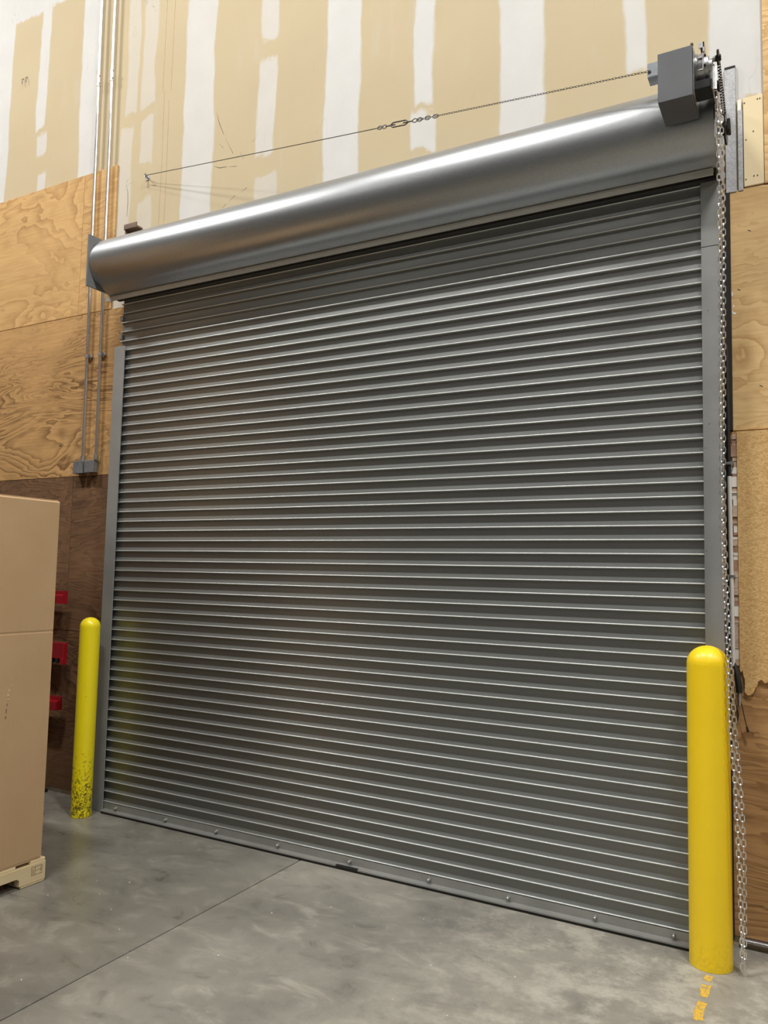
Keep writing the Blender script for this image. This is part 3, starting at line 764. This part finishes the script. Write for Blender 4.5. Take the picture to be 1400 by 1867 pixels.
# ------------------------------------------------------------------ bollards
def bollard(c, r, h, mat, label):
    e = tag(empty('bollard', (c[0], c[1], 0)), label, 'bollard', 'yellow bollards guarding the door')
    zt = h - r*0.92
    put(MB().lathe([(r*0.9, 0.001), (r, 0.001), (r, zt)], (c[0], c[1], 0), 48).build('post', mat, smooth=40), e)
    dm = [(r*0.995, zt)] + [(r*0.998*math.cos(a), zt + r*0.92*math.sin(a)) for a in [PI/2*i/14 for i in range(15)]]
    dm[-1] = (0.0004, zt+r*0.92)
    put(MB().lathe(dm, (c[0], c[1], 0), 48).build('dome_cap', mat, smooth=60), e)
    return e
bollard((3.764, -0.099), 0.0865, 1.335, M_YEL, 'thick clean bright yellow bollard in front of the right guide')
bollard((-0.058, -0.135), 0.0655, 1.288, M_YEL2, 'slim scuffed yellow bollard with dirty foot at the left guide')

# ------------------------------------------------------------------ carton on pallet
BX = 0.660; BY = -0.995
ct = tag(empty('cardboard_box', (BX-0.6, BY-0.6, 0.132)), 'tall plain brown cardboard box standing on the wooden pallet', 'box')
bm_ = MB(); x0, x1, y0, y1 = BX-1.16, BX-0.004, BY-1.17, BY
pr = [(x1, 0.132), (x1+0.002, 0.7), (x1, 1.272), (x1-0.0025, 1.280), (x1, 1.288), (x1-0.001, 1.958), (x1-0.010, 1.966), (x0+0.01, 1.966), (x0, 1.958), (x0, 1.288), (x0+0.0025, 1.28), (x0, 1.272), (x0, 0.132)]
bm_.prism_y(pr, y0, y1)
put(bm_.build('body', M_CARD), ct)
for a, b in ((y0+.002, (y0+y1)/2-.001), ((y0+y1)/2+.001, y1-.002)):
    put(MB().bbox(x0+.008, x1-.010, a, b, 1.9665, 1.9705, .001).build('top_flap', M_CARD), ct)
random.seed(4)
for yy, z, w, h in ((-1.236, 0.998, .004, .012), (-1.240, 0.975, .006, .010), (-1.237, 0.955, .008, .006), (-1.243, 0.93, .005, .014), (-1.246, 0.90, .005, .02), (-1.247, 0.868, .006, .014), (-1.22, 1.02, .004, .004), (-1.225, 1.06, .003, .003)):
    put(MB().bbox(x1, x1+.0035, yy-w/2, yy+w/2, z-h/2, z+h/2, .001).build('tear', M_CARDRAW if h < .013 else M_INK), ct)

pt = tag(empty('pallet', (BX-0.6, BY-0.6, 0.0)), 'pale wooden pallet under the tall cardboard box', 'pallet')
py1 = -0.968; py0 = py1-1.219
nt = [0.135, 0.135+0.23]
for i, xs in enumerate((BX-0.038, BX-0.61, BX-1.18)):
    z0_, z1_ = 0.014, 0.103
    pr = [(py1, z0_), (py1, z1_), (py0, z1_), (py0, z0_), (py0+0.15, z0_), (py0+0.15, z0_+.040), (py0+0.38, z0_+.040), (py0+0.38, z0_),
          (py1-0.38, z0_), (py1-0.38, z0_+.030), (py1-0.365, z0_+.042), (py1-0.165, z0_+.042), (py1-0.150, z0_+.030), (py1-0.150, z0_)]
    m_ = MB().prism([(y, z) for y, z in pr], xs, xs+0.038)
    so = put(m_.build('stringer', M_PINE), pt)
    if i == 0:
        xf = xs+0.0381
        st = MB()
        def ln(y0_, z0_, y1_, z1_, w=0.0012):
            d = Vector((0, y1_-y0_, z1_-z0_)); n_ = Vector((0, -d.z, d.y)).normalized()*w
            st.prism([(y0_-n_.y, z0_-n_.z), (y1_-n_.y, z1_-n_.z), (y1_+n_.y, z1_+n_.z), (y0_+n_.y, z0_+n_.z)], xf-0.0004, xf+0.0004)
        a, b, c_, d_ = py1-0.082, py1-0.020, 0.048, 0.088
        ln(a, c_, b, c_); ln(a, d_, b, d_); ln(a, c_, a, d_); ln(b, c_, b, d_); ln(a+.022, c_, a+.022, d_); ln(a+.008, c_+.006, a+.008, d_-.010); ln(a+.014, c_+.006, a+.014, d_-.010)
        ln(a+.026, .068, b-.004, .068); ln(a+.008, c_+.006, a+.014, c_+.006); ln(b-.006, c_+.008, b-.006, d_-.006)
        sm = st.build('stamp', M_INK); sm.parent = so; sm['label'] = 'faint inked stamp of boxed marks'
yy = py1; k = 0
for w in (0.088, 0.14, 0.088, 0.088, 0.088, 0.088, 0.14):
    put(MB().bbox(BX-1.18+random.uniform(-.006, 0), BX+random.uniform(-.004, .003), yy-w, yy, 0.1035, 0.1195+random.uniform(-.001, .001), .002).build('deck_board', M_PINE), pt)
    yy -= w + (1.219-0.72)/6
for a in (py1-0.14, py0, (py0+py1)/2-.045):
    put(MB().bbox(BX-1.18, BX-.002, a, a+(0.139), 0.001, 0.0138, .002).build('bottom_board', M_PINE), pt)
put(MB().box(BX-1.17, BX-.006, py0+.01, py1-.03, 0.1206, 0.1315).build('load_sheet', M_CARD), pt)

# two more loads added out of frame, stacked to shade the lower left
def copy_tree(o, parent=None, dloc=None):
    c = o.copy(); COL.objects.link(c); c.parent = parent
    if dloc is not None: c.location = o.location + Vector(dloc)
    for ch in list(o.children): copy_tree(ch, c)
    return c
for dz, w1, w2 in ((0.0, 'lower', 'bottom'), (1.972, 'upper', 'top')):
    copy_tree(ct, None, (-1.29, 0.0, dz))['label'] = 'brown cardboard box beyond the left edge, %s one of the added shading stack' % w1
    copy_tree(pt, None, (-1.29, 0.0, dz))['label'] = 'pale wooden pallet beyond the left edge, %s one of the added shading stack' % w2

# ------------------------------------------------------------------ red rack behind the carton
rk = tag(empty('red_rack', (-0.9, 0.05, 0.0)), 'red steel rack half hidden between the cardboard box and plywood wall', 'rack')
def beam(z, kind):
    if kind == 0:
        pr = [(0.02, z-0.045), (0.02, z+0.012), (0.036, z+0.020), (0.060, z+0.020), (0.060, z+0.046), (0.072, z+0.046), (0.072, z-0.045)]
        put(MB().prism(pr, -1.5, -0.545).build('beam', M_RED), rk)
    else:
        b = MB().bbox(-1.5, -0.515, 0.035, 0.070, z-0.055, z+0.058, .003).bbox(-0.545, -0.515, 0.030, 0.070, z-0.095, z-0.05, .002)
        put(b.build('beam', M_RED), rk)
        for x in (-0.585, -0.645):
            put(MB().tube([(x, 0.038, z-.072), (x, 0.064, z-.072)], 0.017, 14).build('roller', M_BLACK, smooth=40), rk)
beam(1.400, 0); beam(1.020, 1); beam(0.650, 0)
put(MB().bbox(-1.49, -1.44, 0.0735, 0.118, 0.001, 1.48, .002).build('post', M_RED), rk)
put(MB().bbox(-0.86, -0.81, 0.0735, 0.118, 0.001, 1.48, .002).build('post', M_RED), rk)
put(MB().bbox(-1.5, -0.70, 0.0, 0.118, 0.0005, 0.020, .002).build('foot', M_BLKST), rk)

# ------------------------------------------------------------------ floor markings and debris
random.seed(11)
def blob(cx, cy, w, l, n=16):
    pts = []
    for i in range(n):
        a = 2*PI*i/n; q = max(abs(math.cos(a)), abs(math.sin(a)))
        pts.append((cx+w*math.cos(a)/q*random.uniform(.75, 1.05), cy+l*math.sin(a)/q*random.uniform(.85, 1.05)))
    return pts
for (x, y, w, l), lab in (((3.768, -0.236, .016, .028), 'worn faint yellow paint dash right at the thick bollard foot'),
                          ((3.769, -0.345, .018, .055), 'worn yellow paint dash on the floor, second from the bollard'),
                          ((3.769, -0.510, .020, .075), 'worn yellow paint dash on the floor, farthest from the bollard')):
    o = MB().prism_z([(px-x, py-y) for px, py in blob(x, y, w, l)], 0.0002, 0.0010).build('painted_dash', M_PAINTLN, loc=(x, y, 0))
    tag(o, lab, 'floor marking', 'worn yellow dashes by the right bollard')
db = MB()
for i in range(46):
    x, y = random.uniform(0.8, 3.9), random.uniform(-2.0, -0.06)
    s_ = random.uniform(.0015, .0045); a = random.uniform(0, PI)
    db.prism_z([(x+s_*math.cos(a+q), y+s_*math.sin(a+q)*.7) for q in (0, 1.7, 3.0, 4.4)], 0.0004, 0.0004+s_*.5)
o = db.build('debris', M_CHIP); o['kind'] = 'stuff'; tag(o, 'tiny pale crumbs and paint chips scattered on the concrete', 'debris')

# ------------------------------------------------------------------ ceiling fixtures (housings of the lamps above)
for i, (x, y, pw) in enumerate(LAMPS):
    e = tag(empty('high_bay_light', (x, y, LAMP_Z)), 'white linear high bay light, %s from the left in the row %s' % (('first', 'second', 'third', 'fourth')[i % 4], ('nearest the door', 'farther from the door')[i // 4]), 'ceiling light', 'high bay lights')
    put(MB().bbox(x-.64, x+.64, y-.20, y+.20, LAMP_Z+0.012, LAMP_Z+.07, .006).build('housing', M_LAMPBODY), e)
    put(MB().box(x-.60, x+.60, y-.17, y+.17, LAMP_Z, LAMP_Z+.0118).build('diffuser', M_LAMP), e)
    for sx in (-.5, .5):
        put(MB().tube([(x+sx, y, LAMP_Z+.07), (x+sx, y, ZC-.001)], 0.003, 6).build('hanger', M_CAST), e)
